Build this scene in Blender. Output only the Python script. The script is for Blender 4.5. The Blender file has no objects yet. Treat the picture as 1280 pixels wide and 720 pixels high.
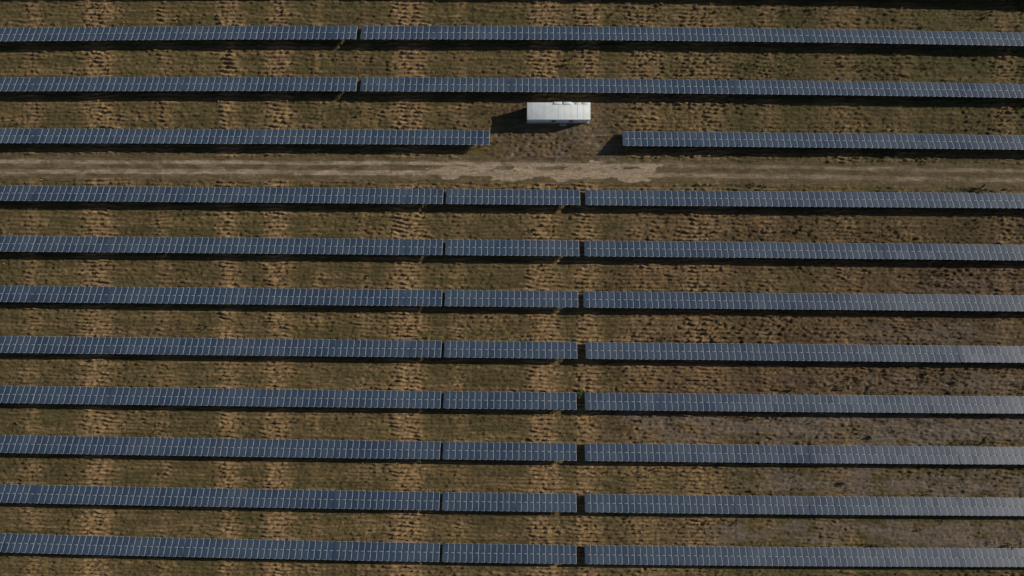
import bpy, math, numpy as np
from mathutils import Vector
rng = np.random.default_rng(7)
sc = bpy.context.scene
sc.view_settings.view_transform = 'Standard'
sc.view_settings.look = 'None'
sc.view_settings.exposure = 0
H = 133.0; F = 866.0
def wx(px, z=0.0): return (np.asarray(px, float)-640)/F*(H-z)
def wy(py, z=0.0): return (360-np.asarray(py, float))/F*(H-z)

# ------------------------------------------------------------ light
SD = Vector((7.0, 2.05, 3.0)).normalized()
elev = math.asin(SD.z); az = math.atan2(SD.x, SD.y)
w = bpy.data.worlds.new("World"); sc.world = w; w.use_nodes = True
nt = w.node_tree; bg = nt.nodes['Background']
sky = nt.nodes.new('ShaderNodeTexSky'); sky.sky_type = 'NISHITA'; sky.sun_disc = False
sky.sun_elevation = elev; sky.sun_rotation = az
nt.links.new(sky.outputs[0], bg.inputs[0]); bg.inputs[1].default_value = 0.052
sl = bpy.data.lights.new("sun", 'SUN'); sl.energy = 5.0; sl.angle = math.radians(0.5); sl.color = (1.0, 0.89, 0.74)
so = bpy.data.objects.new("sun", sl); sc.collection.objects.link(so)
so.rotation_euler = SD.to_track_quat('Z', 'Y').to_euler(); so.location = (60, 20, 60)
cam = bpy.data.cameras.new("camera"); co = bpy.data.objects.new("camera", cam); sc.collection.objects.link(co)
co.location = (0, 0, H); cam.sensor_width = 36; cam.lens = 36*F/1280; cam.clip_end = 6000
sc.camera = co

# ------------------------------------------------------------ noise
def vnoise(X, Y, sx, sy, seed):
    t = np.random.default_rng(seed).random((256, 256))
    u = X/sx+1000.37; v = Y/sy+1000.71
    i = np.floor(u).astype(np.int64); j = np.floor(v).astype(np.int64)
    a = u-i; b = v-j
    a = a*a*(3-2*a); b = b*b*(3-2*b)
    i0 = i % 256; i1 = (i+1) % 256; j0 = j % 256; j1 = (j+1) % 256
    return (t[i0, j0]*(1-a)+t[i1, j0]*a)*(1-b)+(t[i0, j1]*(1-a)+t[i1, j1]*a)*b
def fbm(X, Y, sx, sy, seed, o=4):
    s = 0; A = 1; T = 0
    for k in range(o):
        s = s+A*vnoise(X, Y, sx/2**k, sy/2**k, seed+k*13); T += A; A *= 0.55
    return s/T
def sst(a, b, x):
    t = np.clip((x-a)/(b-a), 0, 1); return t*t*(3-2*t)

road_c = np.polyfit(wx([0, 300, 640, 960, 1280]), wy([209, 210, 212, 216, 221]), 2)
XL = float(wx(-120)); XR = float(wx(1400))
def road_d(X, Y): return Y-np.polyval(road_c, np.clip(X, XL, XR))
strips = [(-60, 26, .8), (40, 18, .5), (122, 34, 1.2), (205, 16, .45), (285, 24, 1.0), (347, 28, 1.15), (395, 12, .35), (455, 12, .35), (510, 34, 1.4), (575, 16, .4),
          (680, 32, 1.3), (735, 26, 1.0), (805, 46, .65), (878, 60, .75), (960, 24, .4), (1050, 44, .5), (1130, 24, .25), (1255, 26, .4), (1340, 26, .5)]
def fields(X, Y):
    PX = X/H*F+640; PY = 360-Y/H*F
    wob = (fbm(X, Y, 14, 9, 3)-.5)*12+(fbm(X, Y, 2.2, .45, 5, 3)-.5)*20
    straw = np.zeros_like(X)
    for c, wd, s in strips:
        straw = straw+s*np.exp(-np.abs((PX+wob-c)/(wd*.56))**2.8)
    patch = fbm(X, Y, 7, 4, 21)
    straw = straw*np.clip(.8+1.3*(patch-.38), .35, 1.2)
    left = 1-sst(700, 800, PX)
    straw = straw+.36*sst(.46, .66, fbm(X, Y, 10, 1.0, 33))*(.45+.55*left)
    straw = straw+.08*left
    big = fbm(X, Y, 30, 9, 41)
    red = sst(715, 800, PX+wob)*sst(235, 275, PY)*(1-sst(500, 620, PY))*np.clip(.5+1.6*(big-.3), 0, 1)
    red = red+.25*sst(.5, .7, fbm(X, Y, 20, 4, 47))
    ew = (fbm(X, Y, 4, 2.2, 27)-.5)*34
    def blot(py, hh, x0, x1, s):
        return s*sst(x0, x1, PX+wob*1.5)*(1-sst(hh*.6, hh*1.1, np.abs(PY-py-(PX-760)*.010+ew)))
    g1 = blot(533, 20, 738, 775, 1.35); g2 = blot(603, 18, 880, 1010, 1.0); g3 = blot(668, 19, 820, 950, 1.0)
    g4 = blot(474, 15, 860, 1100, .6)+blot(412, 13, 960, 1150, .5)+blot(350, 13, 1060, 1200, .45)
    grey = (g1+g2+g3+g4)*np.clip(.15+3.6*(fbm(X, Y, 4.0, 1.6, 29)-.33), 0, 1.15)
    yard = sst(590, 650, PX+wob*1.2)*(1-sst(750, 810, PX+wob*1.2))*sst(112, 132, PY)*(1-sst(195, 215, PY))
    scuff = yard*sst(.47, .60, fbm(X, Y, 2.6, 1.4, 211))*sst(148, 168, PY)
    straw = straw*(1-.7*yard); red = np.maximum(red, yard*.8); grey = np.maximum(grey, np.maximum(yard*.15, scuff*.75))
    straw = straw*(1-.7*np.clip(grey, 0, 1))
    arc = np.zeros_like(X)
    for (ax, ay, ar) in ((598, 148, 62), (598, 148, 71), (800, 150, 60), (800, 150, 69)):
        rr_ = np.hypot(PX-ax+wob*.3, PY-ay)
        arc = arc+(1-sst(1.0, 3.0, np.abs(rr_-ar)))*sst(155, 168, PY)*(1-sst(198, 210, PY))*sst(595, 615, PX)*(1-sst(785, 805, PX))
    arc = arc*sst(.42, .60, fbm(X, Y, 1.6, 1.0, 205))
    lr = sst(780, 980, PX)*sst(560, 640, PY)
    green = sst(.40, .62, fbm(X, Y, 18, 5, 61))*.8
    green = green+.45*(1-sst(120, 260, PY))*sst(400, 1100, PX)+.55*lr+.3*sst(900, 1200, PX)
    green = np.clip(green, 0, 1)*(1-np.clip(straw, 0, 1)*.8)*(1-.6*yard)
    d = road_d(X, Y)
    dn = d+(fbm(X, Y, 22, 5, 71, 2)-.5)*.5+(fbm(X, Y, 1.6, 1.2, 73)-.5)*.22
    roadm = 1-sst(1.7, 2.9, np.abs(dn)+(fbm(X, Y, 1.8, .9, 75)-.5)*1.8)
    rn = fbm(X, Y, 2.4, .8, 77)
    r1 = 1-sst(.24, .42, np.abs(dn-1.10)); r2 = 1-sst(.32, .52, np.abs(dn+.72))
    rut = (r1*.95+r2)*(.45+.6*sst(.36, .50, rn))
    rut = rut+.28*(1-sst(1.5, 2.2, np.abs(dn)))*sst(.46, .60, rn)
    fade = .82+.25*np.exp(-((PX-560)/330)**2)
    fade = np.where(PX > 830, fade*.45+.06, fade)
    pn = fbm(X, Y, 3.4, 1.2, 207)
    pud = sst(.36, .40, pn+.10-.22*((PX-752)/66)**4-.10*np.abs(dn+.15)**2)
    pud = pud*(np.abs(PX-752) < 95)+.8*sst(.44, .48, pn+.08-.2*((PX-610)/80)**4-.12*np.abs(dn+.3)**2)*(np.abs(PX-610) < 120)
    rut = np.clip(rut*fade+1.3*pud, 0, 1.5)*np.clip(roadm*1.4, 0, 1)
    rut = np.maximum(rut, arc*.4)
    mid = (np.exp(-((dn-.2)/.32)**2)+.8*np.exp(-((np.abs(dn)-1.75)/.3)**2))*roadm*(1-np.clip(pud, 0, 1))*sst(.3, .5, fbm(X, Y, 4, 1, 79))
    trk = (1-sst(2.0, 3.4, np.abs(PX+wob*.1-734)))*.6*sst(225, 260, PY)+(1-sst(1.5, 2.8, np.abs(PX+wob*.1-723)))*.4*sst(225, 260, PY)
    straw = np.clip(straw+trk*.8, 0, 1.4)
    straw *= (1-roadm); red *= (1-roadm*.6); grey = grey*(1-roadm); green *= (1-roadm*.8)
    green = np.maximum(green, .0); rm2 = np.clip(roadm-.75*mid, 0, 1)
    # ---- relief
    warp = (vnoise(X, Y, 11, 6, 81)-.5)*1.0+(vnoise(X, Y, 1.5, 2, 82)-.5)*.5
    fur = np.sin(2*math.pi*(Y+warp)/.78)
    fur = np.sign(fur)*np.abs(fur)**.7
    st = np.clip(straw, 0, 1); gc = np.clip(grey, 0, 1)
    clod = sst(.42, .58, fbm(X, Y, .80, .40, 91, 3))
    clod2 = sst(.50, .60, fbm(X, Y, 2.6, .8, 95, 4))
    fine = fbm(X, Y, .50, .38, 97, 2)
    rough = sst(.42, .60, fbm(X, Y, 11, 6, 99))
    rr = sst(720, 860, PX)
    amp = (.07+.08*rough*(.6+.7*rr)+.12*st+.07*red*rr+.05*yard)*(1-.3*gc)*(1-.8*roadm)
    h = (fbm(X, Y, 26, 18, 101, 3)-.5)*.25*(1-roadm*.7)
    h = h+fur*(.028+.095*st)*(1-roadm)*(1-.7*yard)*(1-.5*gc)+amp*clod*(.7+.3*fur)+.45*amp*clod2+(fine-.5)*(.18+.5*amp)*(1-.55*roadm)
    h = h-.09*np.clip(rut, 0, 1)
    nearx = np.clip(1-(np.abs(X)-130)/60, 0, 1)*np.clip(1-(np.abs(Y)-85)/60, 0, 1)
    h = h*nearx
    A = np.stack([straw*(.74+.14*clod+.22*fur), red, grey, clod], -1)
    B = np.stack([rut, green, rm2, clod], -1)
    return h, A, B, roadm

def grid_mesh(name, xs, ys, zf):
    X, Y = np.meshgrid(xs, ys)
    Z, A, B = zf(X, Y)
    nx, ny = len(xs), len(ys)
    me = bpy.data.meshes.new(name)
    me.vertices.add(nx*ny)
    me.vertices.foreach_set('co', np.stack([X, Y, Z], -1).astype(np.float32).ravel())
    idx = np.arange(nx*ny).reshape(ny, nx)
    q = np.stack([idx[:-1, :-1], idx[:-1, 1:], idx[1:, 1:], idx[1:, :-1]], -1).reshape(-1, 4)
    me.loops.add(q.size); me.polygons.add(len(q))
    me.loops.foreach_set('vertex_index', q.ravel().astype(np.int32))
    me.polygons.foreach_set('loop_start', (np.arange(len(q))*4).astype(np.int32))
    me.polygons.foreach_set('use_smooth', np.ones(len(q), bool))
    me.update(calc_edges=True)
    for n, D in (('ma', A), ('mb', B)):
        at = me.attributes.new(n, 'FLOAT_COLOR', 'POINT')
        at.data.foreach_set('color', D.astype(np.float32).ravel())
    ob = bpy.data.objects.new(name, me); sc.collection.objects.link(ob); return ob

# ------------------------------------------------------------ ground material
def N(nt, t, **k):
    n = nt.nodes.new(t)
    for a, b in k.items(): setattr(n, a, b)
    return n
gm = bpy.data.materials.new("dry_field_soil"); gm.use_nodes = True
nt = gm.node_tree; P = nt.nodes['Principled BSDF']; P.inputs['Roughness'].default_value = .95
P.inputs['Specular IOR Level'].default_value = .15
L = nt.links.new
tc = N(nt, 'ShaderNodeTexCoord')
def noise(scale, detail=4, rough=.6, stretch=None):
    n = N(nt, 'ShaderNodeTexNoise'); n.inputs['Scale'].default_value = scale
    n.inputs['Detail'].default_value = detail; n.inputs['Roughness'].default_value = rough
    if stretch:
        m = N(nt, 'ShaderNodeMapping'); m.inputs['Scale'].default_value = stretch
        L(tc.outputs['Object'], m.inputs[0]); L(m.outputs[0], n.inputs[0])
    else: L(tc.outputs['Object'], n.inputs[0])
    return n.outputs[0]
def maprange(s, a, b, c, d):
    m = N(nt, 'ShaderNodeMapRange'); L(s, m.inputs[0])
    for i, v in enumerate((a, b, c, d)): m.inputs[i+1].default_value = v
    return m.outputs[0]
def mul(a, b):
    m = N(nt, 'ShaderNodeMath', operation='MULTIPLY'); m.use_clamp = True
    L(a, m.inputs[0])
    if isinstance(b, float): m.inputs[1].default_value = b
    else: L(b, m.inputs[1])
    return m.outputs[0]
def mix(f, a, b, mode='MIX'):
    m = N(nt, 'ShaderNodeMix', data_type='RGBA', blend_type=mode)
    if isinstance(f, float): m.inputs[0].default_value = f
    else: L(f, m.inputs[0])
    for i, v in ((6, a), (7, b)):
        if isinstance(v, tuple): m.inputs[i].default_value = (*v, 1)
        else: L(v, m.inputs[i])
    return m.outputs[2]
def attr(n):
    a = N(nt, 'ShaderNodeAttribute'); a.attribute_name = n
    s = N(nt, 'ShaderNodeSeparateColor'); L(a.outputs['Color'], s.inputs[0]); return s.outputs
A_ = attr('ma'); B_ = attr('mb')
n1 = noise(.35, 5, .6); n2 = noise(2.4, 4, .7, (1, 2, 1)); n3 = noise(7, 3, .7); nl = noise(.12, 5, .6, (1, 9, 1)); nl2 = noise(.6, 4, .65, (1, 6, 1))
base = mix(maprange(n1, .35, .65, 0, 1), (.104, .086, .041), (.156, .126, .062))
base = mix(mul(B_[1], .85), base, mix(n3, (.058, .058, .024), (.110, .101, .044)))
base = mix(mul(A_[1], .8), base, mix(n2, (.082, .055, .034), (.138, .095, .060)))
base = mix(mul(A_[2], .95), base, mix(n2, (.120, .100, .084), (.225, .190, .160)))
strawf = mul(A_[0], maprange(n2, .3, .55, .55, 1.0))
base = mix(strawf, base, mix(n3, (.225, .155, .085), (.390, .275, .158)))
base = mix(mul(B_[2], .75), base, mix(n2, (.130, .100, .072), (.195, .152, .110)))
base = mix(mul(B_[0], 1.0), base, mix(n2, (.31, .255, .19), (.49, .41, .32)))
base = mix(.75, base, mix(maprange(nl, .35, .65, 0, 1), (.66, .66, .65), (1.15, 1.12, 1.08)), 'MULTIPLY')
base = mix(.8, base, mix(maprange(nl2, .35, .65, 0, 1), (.68, .69, .66), (1.22, 1.20, 1.18)), 'MULTIPLY')
base = mix(.9, base, mix(maprange(n3, .3, .7, 0, 1), (.48, .48, .47), (1.42, 1.40, 1.37)), 'MULTIPLY')
L(base, P.inputs['Base Color'])
bp = N(nt, 'ShaderNodeBump'); bp.inputs['Distance'].default_value = .18; bp.inputs['Strength'].default_value = 1.0
L(noise(3.6, 5, .8, (1, 1.8, 1)), bp.inputs['Height']); L(bp.outputs[0], P.inputs['Normal'])

def skirt(c, step, lo, hi):
    core = np.arange(lo, hi+1e-6, step); out = []; s = step*2; v = hi
    while v < c: v += s; s *= 1.5; out.append(v)
    out = np.array(out); lo_ = lo-(out-hi)
    return np.concatenate([lo_[::-1], core, out])
xs = skirt(2500, .20, -108, 108); ys = skirt(2500, .16, -61, 61)
def zg(X, Y):
    h, A, B, _ = fields(X, Y)
    d = np.abs(road_d(X, Y)); inx = (np.abs(X) < 175)
    h = h-.12*(1-sst(2.5, 3.2, d))*inx
    return h, A, B
g = grid_mesh("ground", xs, ys, zg); g.data.materials.append(gm)
g["kind"] = "structure"; g["label"] = "dry brown grassy field with furrowed strips and bare soil"; g["category"] = "ground"
def zr(X, D):
    Y = D+np.polyval(road_c, np.clip(X, XL, XR)); h, A, B, _ = fields(X, Y)
    return Y, h+.015-.16*sst(2.6, 3.3, np.abs(D)), A, B
rx = np.arange(-170, 170.01, .2); rd = np.arange(-3.4, 3.41, .14)
X, D = np.meshgrid(rx, rd); Yr, Zr, Ar, Br = zr(X, D)
rd_ob = grid_mesh("dirt_road", rx, rd, lambda X_, D_: (Zr, Ar, Br))
cc = np.stack([X, Yr, Zr], -1).astype(np.float32).ravel(); rd_ob.data.vertices.foreach_set('co', cc); rd_ob.data.update()
rd_ob.data.materials.append(gm); rd_ob["kind"] = "structure"
rd_ob["label"] = "rutted pale dirt service track between the panel rows"; rd_ob["category"] = "road"

def gz(x, y):
    return float(fields(np.array([[x]], float), np.array([[y]], float))[0][0, 0])

# ------------------------------------------------------------ simple materials
def mat(name, col, rough=.5, metal=0., spec=.5, nscale=3., amt=.15):
    m = bpy.data.materials.new(name); m.use_nodes = True; t = m.node_tree; p = t.nodes['Principled BSDF']
    n = t.nodes.new('ShaderNodeTexNoise'); n.inputs['Scale'].default_value = nscale; n.inputs['Detail'].default_value = 5
    c = t.nodes.new('ShaderNodeTexCoord'); t.links.new(c.outputs['Object'], n.inputs[0])
    r = t.nodes.new('ShaderNodeValToRGB'); r.color_ramp.elements[0].position = .3; r.color_ramp.elements[1].position = .7
    r.color_ramp.elements[0].color = (*[v*(1-amt) for v in col], 1); r.color_ramp.elements[1].color = (*[min(1, v*(1+amt)) for v in col], 1)
    t.links.new(n.outputs[0], r.inputs[0]); t.links.new(r.outputs[0], p.inputs['Base Color'])
    p.inputs['Roughness'].default_value = rough; p.inputs['Metallic'].default_value = metal
    p.inputs['Specular IOR Level'].default_value = spec
    return m
alu = mat("anodised_aluminium_frame", (.27, .32, .38), .55, .0)
steel = mat("galvanised_steel", (.32, .33, .34), .5, .6)
glass = bpy.data.materials.new("solar_cell_glass"); glass.use_nodes = True
nt = glass.node_tree; P = nt.nodes['Principled BSDF']; L = nt.links.new
a = N(nt, 'ShaderNodeAttribute'); a.attribute_name = 'rnd'
tc = N(nt, 'ShaderNodeTexCoord')
c1 = mix(a.outputs['Fac'], (.022, .041, .082), (.041, .067, .114))
dn = noise(.22, 4, .6); c1 = mix(maprange(dn, .4, .7, 0., .3), c1, (.09, .125, .17))
L(c1, P.inputs['Base Color']); P.inputs['Specular IOR Level'].default_value = .65
L(maprange(a.outputs['Fac'], 0, 1, .34, .44), P.inputs['Roughness']); P.inputs['IOR'].default_value = 1.5

# ------------------------------------------------------------ solar tables
TILT = math.radians(25); SL = 3.36; MW = 1.18; ZL = .72
xt = [0, 300, 550, 725, 1280]
rows = [[-28, -30, -29, -27, -17], [35, 33, 32, 33.5, 41], [97, 96, 97, 98.5, 105], [161, 161, 162.5, 164.5, 169], [232, 234, 236, 237.5, 241.5],
        [295, 297, 299, 301, 306], [357, 360, 362.5, 364, 369], [420, 423, 426, 427.5, 432.5], [482, 486, 489, 490.5, 495.5],
        [543.5, 548.5, 552, 553.5, 558.5], [605, 611, 615, 617, 622], [666.5, 674, 679, 681, 685]]
segs = [[(-50, 447), (451, 1330)], [(-50, 446), (451, 1330)], [(-50, 446), (451, 1330)], [(-50, 612), (778, 1330)]]
for i in range(4, 12):
    e = 555-(i-4)*.75; e = max(e, 550.5); k = 725-(i-4)*1.2; k = max(k, 720.5)
    segs.append([(-50, e-1), (e+2.5, k), (k+(6.5 if i < 7 else 10.5), 1330)])
def quads(name, V, Q, mats, mi, rnd=None):
    me = bpy.data.meshes.new(name); V = np.asarray(V, np.float32); Q = np.asarray(Q, np.int32)
    me.vertices.add(len(V)); me.vertices.foreach_set('co', V.ravel())
    me.loops.add(Q.size); me.polygons.add(len(Q)); me.loops.foreach_set('vertex_index', Q.ravel())
    me.polygons.foreach_set('loop_start', (np.arange(len(Q))*4).astype(np.int32))
    me.polygons.foreach_set('material_index', np.asarray(mi, np.int32))
    me.update(calc_edges=True)
    for m in mats: me.materials.append(m)
    if rnd is not None:
        at = me.attributes.new('rnd', 'FLOAT', 'FACE'); at.data.foreach_set('value', np.asarray(rnd, np.float32))
    me.validate()
    return me
BOX = np.array([[0, 3, 2, 1], [4, 5, 6, 7], [0, 1, 5, 4], [1, 2, 6, 5], [2, 3, 7, 6], [3, 0, 4, 7]])
def obox(V, Q, o, a, b, c):
    """oriented box, centre o, half axes a b c"""
    n = len(V)
    for sz in (-1, 1):
        for sx, sy in ((-1, -1), (1, -1), (1, 1), (-1, 1)):
            V.append(o+sx*a+sy*b+sz*c)
    Q.extend((BOX+n).tolist())
def vec(*a): return np.array(a, float)
for ri, (py, ss) in enumerate(zip(rows, segs)):
    cf = np.polyfit(wx(xt, ZL), wy(py, ZL), 2); dc = np.polyder(cf)
    for si, (p0, p1) in enumerate(ss):
        x0, x1 = float(wx(p0, 1.4)), float(wx(p1, 1.4)); n = max(1, round((x1-x0)/MW)); mw = (x1-x0)/n
        xc0 = (x0+x1)/2; org = vec(xc0, float(np.polyval(cf, xc0))-1.5, 0)
        V = []; Q = []; mi = []; rn = []; FV = []; FQ = []
        bt = 0; bz = 0; bc = .4
        for i in range(n):
            if i % 12 == 0: bt = float(np.clip(rng.normal(0, .006), -.01, .01)); bz = rng.uniform(-.012, .04); bc = rng.uniform(.25, .65)
            x = x0+(i+.5)*mw; y = float(np.polyval(cf, x)); al = math.atan(np.polyval(dc, x))
            t = vec(math.cos(al), math.sin(al), 0); th = TILT+bt
            s = vec(math.sin(al)*math.cos(th), -math.cos(al)*math.cos(th), math.sin(th)); nn = np.cross(s, t)
            for r_ in range(2):
                m0 = vec(x, y, ZL+bz)+s*((r_+.5)*SL/2)-org
                tt = t+nn*rng.normal(0, .003); s2 = s+nn*rng.normal(0, .003)
                obox(V, Q, m0, tt*(mw/2-.006), s2*(SL/4-.008), nn*.02); mi += [0]*6; rn += [0]*6
                b_ = len(V); a1 = tt*(mw/2-.048); a2 = s2*(SL/4-.050); o = m0+nn*.024
                V += [o-a1-a2, o+a1-a2, o+a1+a2, o-a1+a2]; Q.append([b_, b_+1, b_+2, b_+3]); mi.append(1)
                rn.append(float(np.clip(bc+rng.normal(0, .17), 0, 1)))
        # supports: purlins follow the row, posts and rafters every ~4 modules
        xsn = np.linspace(x0+.15, x1-.15, max(2, int((x1-x0)/4.6)+1))
        pts = []
        for x in xsn:
            y = float(np.polyval(cf, x)); al = math.atan(np.polyval(dc, x))
            t = vec(math.cos(al), math.sin(al), 0); s = vec(math.sin(al)*math.cos(TILT), -math.cos(al)*math.cos(TILT), math.sin(TILT)); nn = np.cross(s, t)
            b0 = vec(x, y, ZL)-org; pts.append((b0, t, s, nn))
            obox(FV, FQ, b0+s*SL/2-nn*.20, t*.03, s*(SL/2-.15), nn*.05)
            for f_ in (.18, .80):
                top = b0+s*SL*f_-nn*.25; hh = (top[2]+.4)/2
                obox(FV, FQ, vec(top[0], top[1], top[2]-hh), vec(.045, 0, 0), vec(0, .06, 0), vec(0, 0, hh))
            pa = b0+s*SL*.8-nn*.25; pb = b0+s*SL*.45-nn*.23; pa = vec(pa[0], pa[1], .7); dd = (pb-pa)/2
            sd = vec(1, 0, 0)*.02; up = np.cross(dd, sd); up = up/np.linalg.norm(up)*.02
            obox(FV, FQ, (pa+pb)/2, sd, up, dd)
        for A0, B0 in zip(pts[:-1], pts[1:]):
            for f_ in (.08, .42, .58, .92):
                q0 = A0[0]+A0[2]*SL*f_-A0[3]*.115; q1 = B0[0]+B0[2]*SL*f_-B0[3]*.115; d_ = (q1-q0)/2
                obox(FV, FQ, (q0+q1)/2, d_*1.0, A0[2]*.03, A0[3]*.03)
        top = bpy.data.objects.new("solar_panel_table", None); top.empty_display_size = 1
        top.location = org; sc.collection.objects.link(top)
        ln = "short" if 5 < (x1-x0) < 40 else "long"
        if ri == 3: lb = "long tilted blue solar panel row beside the white cabin's yard" if si else "long tilted blue solar panel row along the dirt track"
        elif ri in (4,): lb = ln+" tilted blue solar panel row beside the dirt track"
        else: lb = ln+" tilted blue solar panel row standing on dry furrowed grass"
        top["label"] = lb; top["category"] = "solar panels"; top["group"] = "rows of solar panel tables"
        for nm, me in (("panel_array", quads("panel_array", V, Q, [alu, glass], mi, rn)), ("support_frame", quads("support_frame", FV, FQ, [steel], [0]*len(FQ)))):
            ob = bpy.data.objects.new(nm, me); ob.parent = top; sc.collection.objects.link(ob)

# ------------------------------------------------------------ transformer cabin
white = mat("white_painted_sheet_metal", (.74, .79, .83), .45, 0, .4, 1.2, .05)
white2 = mat("white_roof_sheet", (.69, .75, .79), .6, 0, .3, .9, .08)
dark = mat("dark_louvre_metal", (.10, .105, .11), .6)
conc = mat("concrete_plinth", (.33, .31, .28), .9)
rx0, rx1 = float(wx(659, 3)), float(wx(738, 3)); ry1, ry0 = float(wy(128, 3)), float(wy(149.5, 3))
cx, cy = (rx0+rx1)/2, (ry0+ry1)/2; W = rx1-rx0; Dp = ry1-ry0
cab = bpy.data.objects.new("transformer_cabin", None); cab.location = (cx, cy, 0); sc.collection.objects.link(cab)
cab["label"] = "long white flat-roofed metal transformer cabin on bare ground"; cab["category"] = "cabin"
def part(nm, boxes, m, parent=cab, bev=.015, label=None):
    V = []; Q = []
    for (a0, a1, b0, b1, c0, c1) in boxes:
        obox(V, Q, vec((a0+a1)/2, (b0+b1)/2, (c0+c1)/2), vec((a1-a0)/2, 0, 0), vec(0, (b1-b0)/2, 0), vec(0, 0, (c1-c0)/2))
    ob = bpy.data.objects.new(nm, quads(nm, V, Q, [m], [0]*len(Q))); ob.parent = parent; sc.collection.objects.link(ob)
    if bev: b = ob.modifiers.new('b', 'BEVEL'); b.width = bev; b.segments = 2
    if label: ob["label"] = label
    return ob
hw, hd = W/2, Dp/2
part("plinth", [(-hw-.1, hw+.1, -hd-.05, hd-.1, -.3, .28)], conc)
part("body", [(-hw+.12, hw-.12, -hd+.10, hd-.15, .283, 2.80)], white)
bx = [(-hw, hw, -hd, hd, 2.805, 2.98)]
k = 10; st = W/k
for j in range(1, k): bx.append((-hw+j*st-.03, -hw+j*st+.03, -hd+.22, hd-.06, 2.982, 2.995))
bx.append((-hw+.02, hw-.02, -hd+.02, -hd+.12, 2.983, 3.01))
part("roof", bx, white2, bev=.005)
for a0, a1, b0, b1, z1 in ((.42, .55, .40, -.08, 3.07), (.57, .70, .40, -.08, 3.07), (.76, .84, .34, .02, 3.05), (.87, .96, .34, .02, 3.05)):
    part("roof_vent", [(-hw+W*a0, -hw+W*a1, hd-b0, hd-b1, 2.997, z1)], white2, bev=.01)
for i, xx in enumerate((-4.6, -2.6, 1.0, 3.9)):
    dw = .62 if i != 2 else .85
    d_ = part("door", [(xx-dw, xx+dw, -hd+.05, -hd+.097, .42, 2.55), (xx-.012, xx+.012, -hd+.043, -hd+.048, .45, 2.52)], white)
    part("handle", [(xx+.07, xx+.11, -hd-.01, -hd+.02, 1.3, 1.55), (xx+.08, xx+.10, -hd+.02, -hd+.049, 1.4, 1.45)], dark, d_, .004)
for xx in (-.9, 2.45):
    part("louvre", [(xx-.4, xx+.4, -hd+.06, -hd+.098, .9+j*.12, .98+j*.12) for j in range(10)], dark, bev=.004)
part("louvre", [(-hw+.07, -hw+.117, -.7, .4, .9+j*.12, .98+j*.12) for j in range(10)], dark, bev=.004)
part("entrance_step", [(.35, 1.65, -hd-.55, -hd-.06, -.2, .2)], conc)

# ------------------------------------------------------------ vegetation
leaf = mat("dry_olive_foliage", (.085, .083, .034), .8, 0, .2, .4, .4)
strawm = mat("dry_straw_grass", (.25, .175, .095), .85, 0, .2, .4, .3)
def blades(pos, rad, hgt, nb, name):
    M = len(pos); T = M*nb
    px = np.repeat(pos, nb, 0); r = np.repeat(rad, nb); h = np.repeat(hgt, nb)
    a = rng.uniform(0, 2*math.pi, T); rr = r*np.sqrt(rng.random(T))*.55
    b = px+np.stack([np.cos(a)*rr, np.sin(a)*rr, -.03*np.ones(T)], -1)
    a2 = a+rng.normal(0, .8, T); dirn = np.stack([np.cos(a2), np.sin(a2), np.zeros(T)], -1)
    side = np.stack([-np.sin(a2), np.cos(a2), np.zeros(T)], -1)*(r*rng.uniform(.1, .26, T))[:, None]
    hh = (h*rng.uniform(.5, 1.1, T))[:, None]; out = (r*rng.uniform(.2, .8, T))[:, None]
    mid = b+dirn*out*.5+vec(0, 0, 1)*hh*.75; tip = b+dirn*out+vec(0, 0, 1)*hh*.8
    V = np.stack([b, mid-side, tip, mid+side], 1).reshape(-1, 3)
    Q = np.arange(T*4).reshape(-1, 4)
    return quads(name, V, Q, [], [0]*T)
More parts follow.
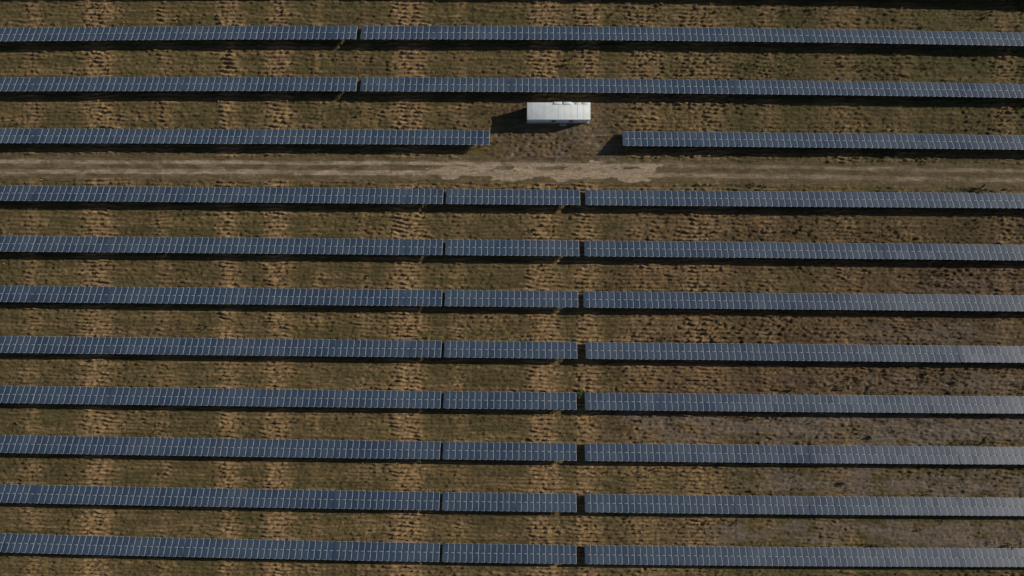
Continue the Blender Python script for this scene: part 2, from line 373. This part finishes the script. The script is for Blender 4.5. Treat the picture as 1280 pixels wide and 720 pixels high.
def scatter(M, dens, seed):
    r = np.random.default_rng(seed); X = r.uniform(-108, 108, M); Y = r.uniform(-61, 61, M)
    h, A, B, R = fields(X[None], Y[None]); h = h[0]; A = A[0]; B = B[0]
    p = dens(X, Y, A, B, R[0]); k = r.random(M) < p
    return np.stack([X, Y, h], -1)[k]
def dens_g(X, Y, A, B, R):
    PX = X/H*F+640; PY = 360-Y/H*F
    cl = sst(.48, .72, fbm(X, Y, 5, 2.6, 201))
    return (.04+cl*(.12+.75*sst(700, 900, PX)+.1*B[:, 1]))*(1-R)*(1-.5*np.clip(A[:, 0], 0, 1))
pg = scatter(24000, dens_g, 5)
M = len(pg); sz = rng.lognormal(0, .5, M)
me = blades(pg, .20*sz, .24*sz, 8, "weed_tufts"); me.materials.append(leaf)
ob = bpy.data.objects.new("weed_tufts", me); sc.collection.objects.link(ob); ob["kind"] = "stuff"
ob["label"] = "low dark olive weed tufts scattered over the field"; ob["category"] = "weeds"
ps = scatter(12000, lambda X, Y, A, B, R: (.1+.6*np.clip(A[:, 0], 0, 1))*(1-R), 6)
M = len(ps); sz = rng.lognormal(0, .35, M)
me = blades(ps, .18*sz, .13*sz, 7, "straw_clumps"); me.materials.append(strawm)
ob = bpy.data.objects.new("straw_clumps", me); sc.collection.objects.link(ob); ob["kind"] = "stuff"
ob["label"] = "dry straw clumps lying over the furrowed soil"; ob["category"] = "dry grass"
# small shrubs growing by the gap between tables
shm = mat("green_shrub_leaves", (.10, .13, .04), .7, 0, .3, 1.5, .4)
for (a_, b_, s_) in ((727, 491, .55), (1052, 604, .28), (1086, 546, .28)):
    X0, Y0 = float(wx(a_)), float(wy(b_)); z0 = gz(X0, Y0); k = 26
    pos = rng.normal(0, .33*s_/.5, (k, 3))*vec(1, 1, .5)+vec(0, 0, .15)
    pos[:, 2] = np.abs(pos[:, 2])
    me = blades(pos, np.full(k, .28*s_/.5), np.full(k, .22), 16, "shrub"); me.materials.append(shm if s_ > .52 else leaf)
    ob = bpy.data.objects.new("shrub", me); ob.location = (X0, Y0, z0); sc.collection.objects.link(ob)
    ob["label"] = "small green shrub growing in the gap between panel rows" if s_ > .52 else "low olive shrub growing on bare soil"
    ob["category"] = "shrub"; ob["group"] = "shrubs between the panel rows"
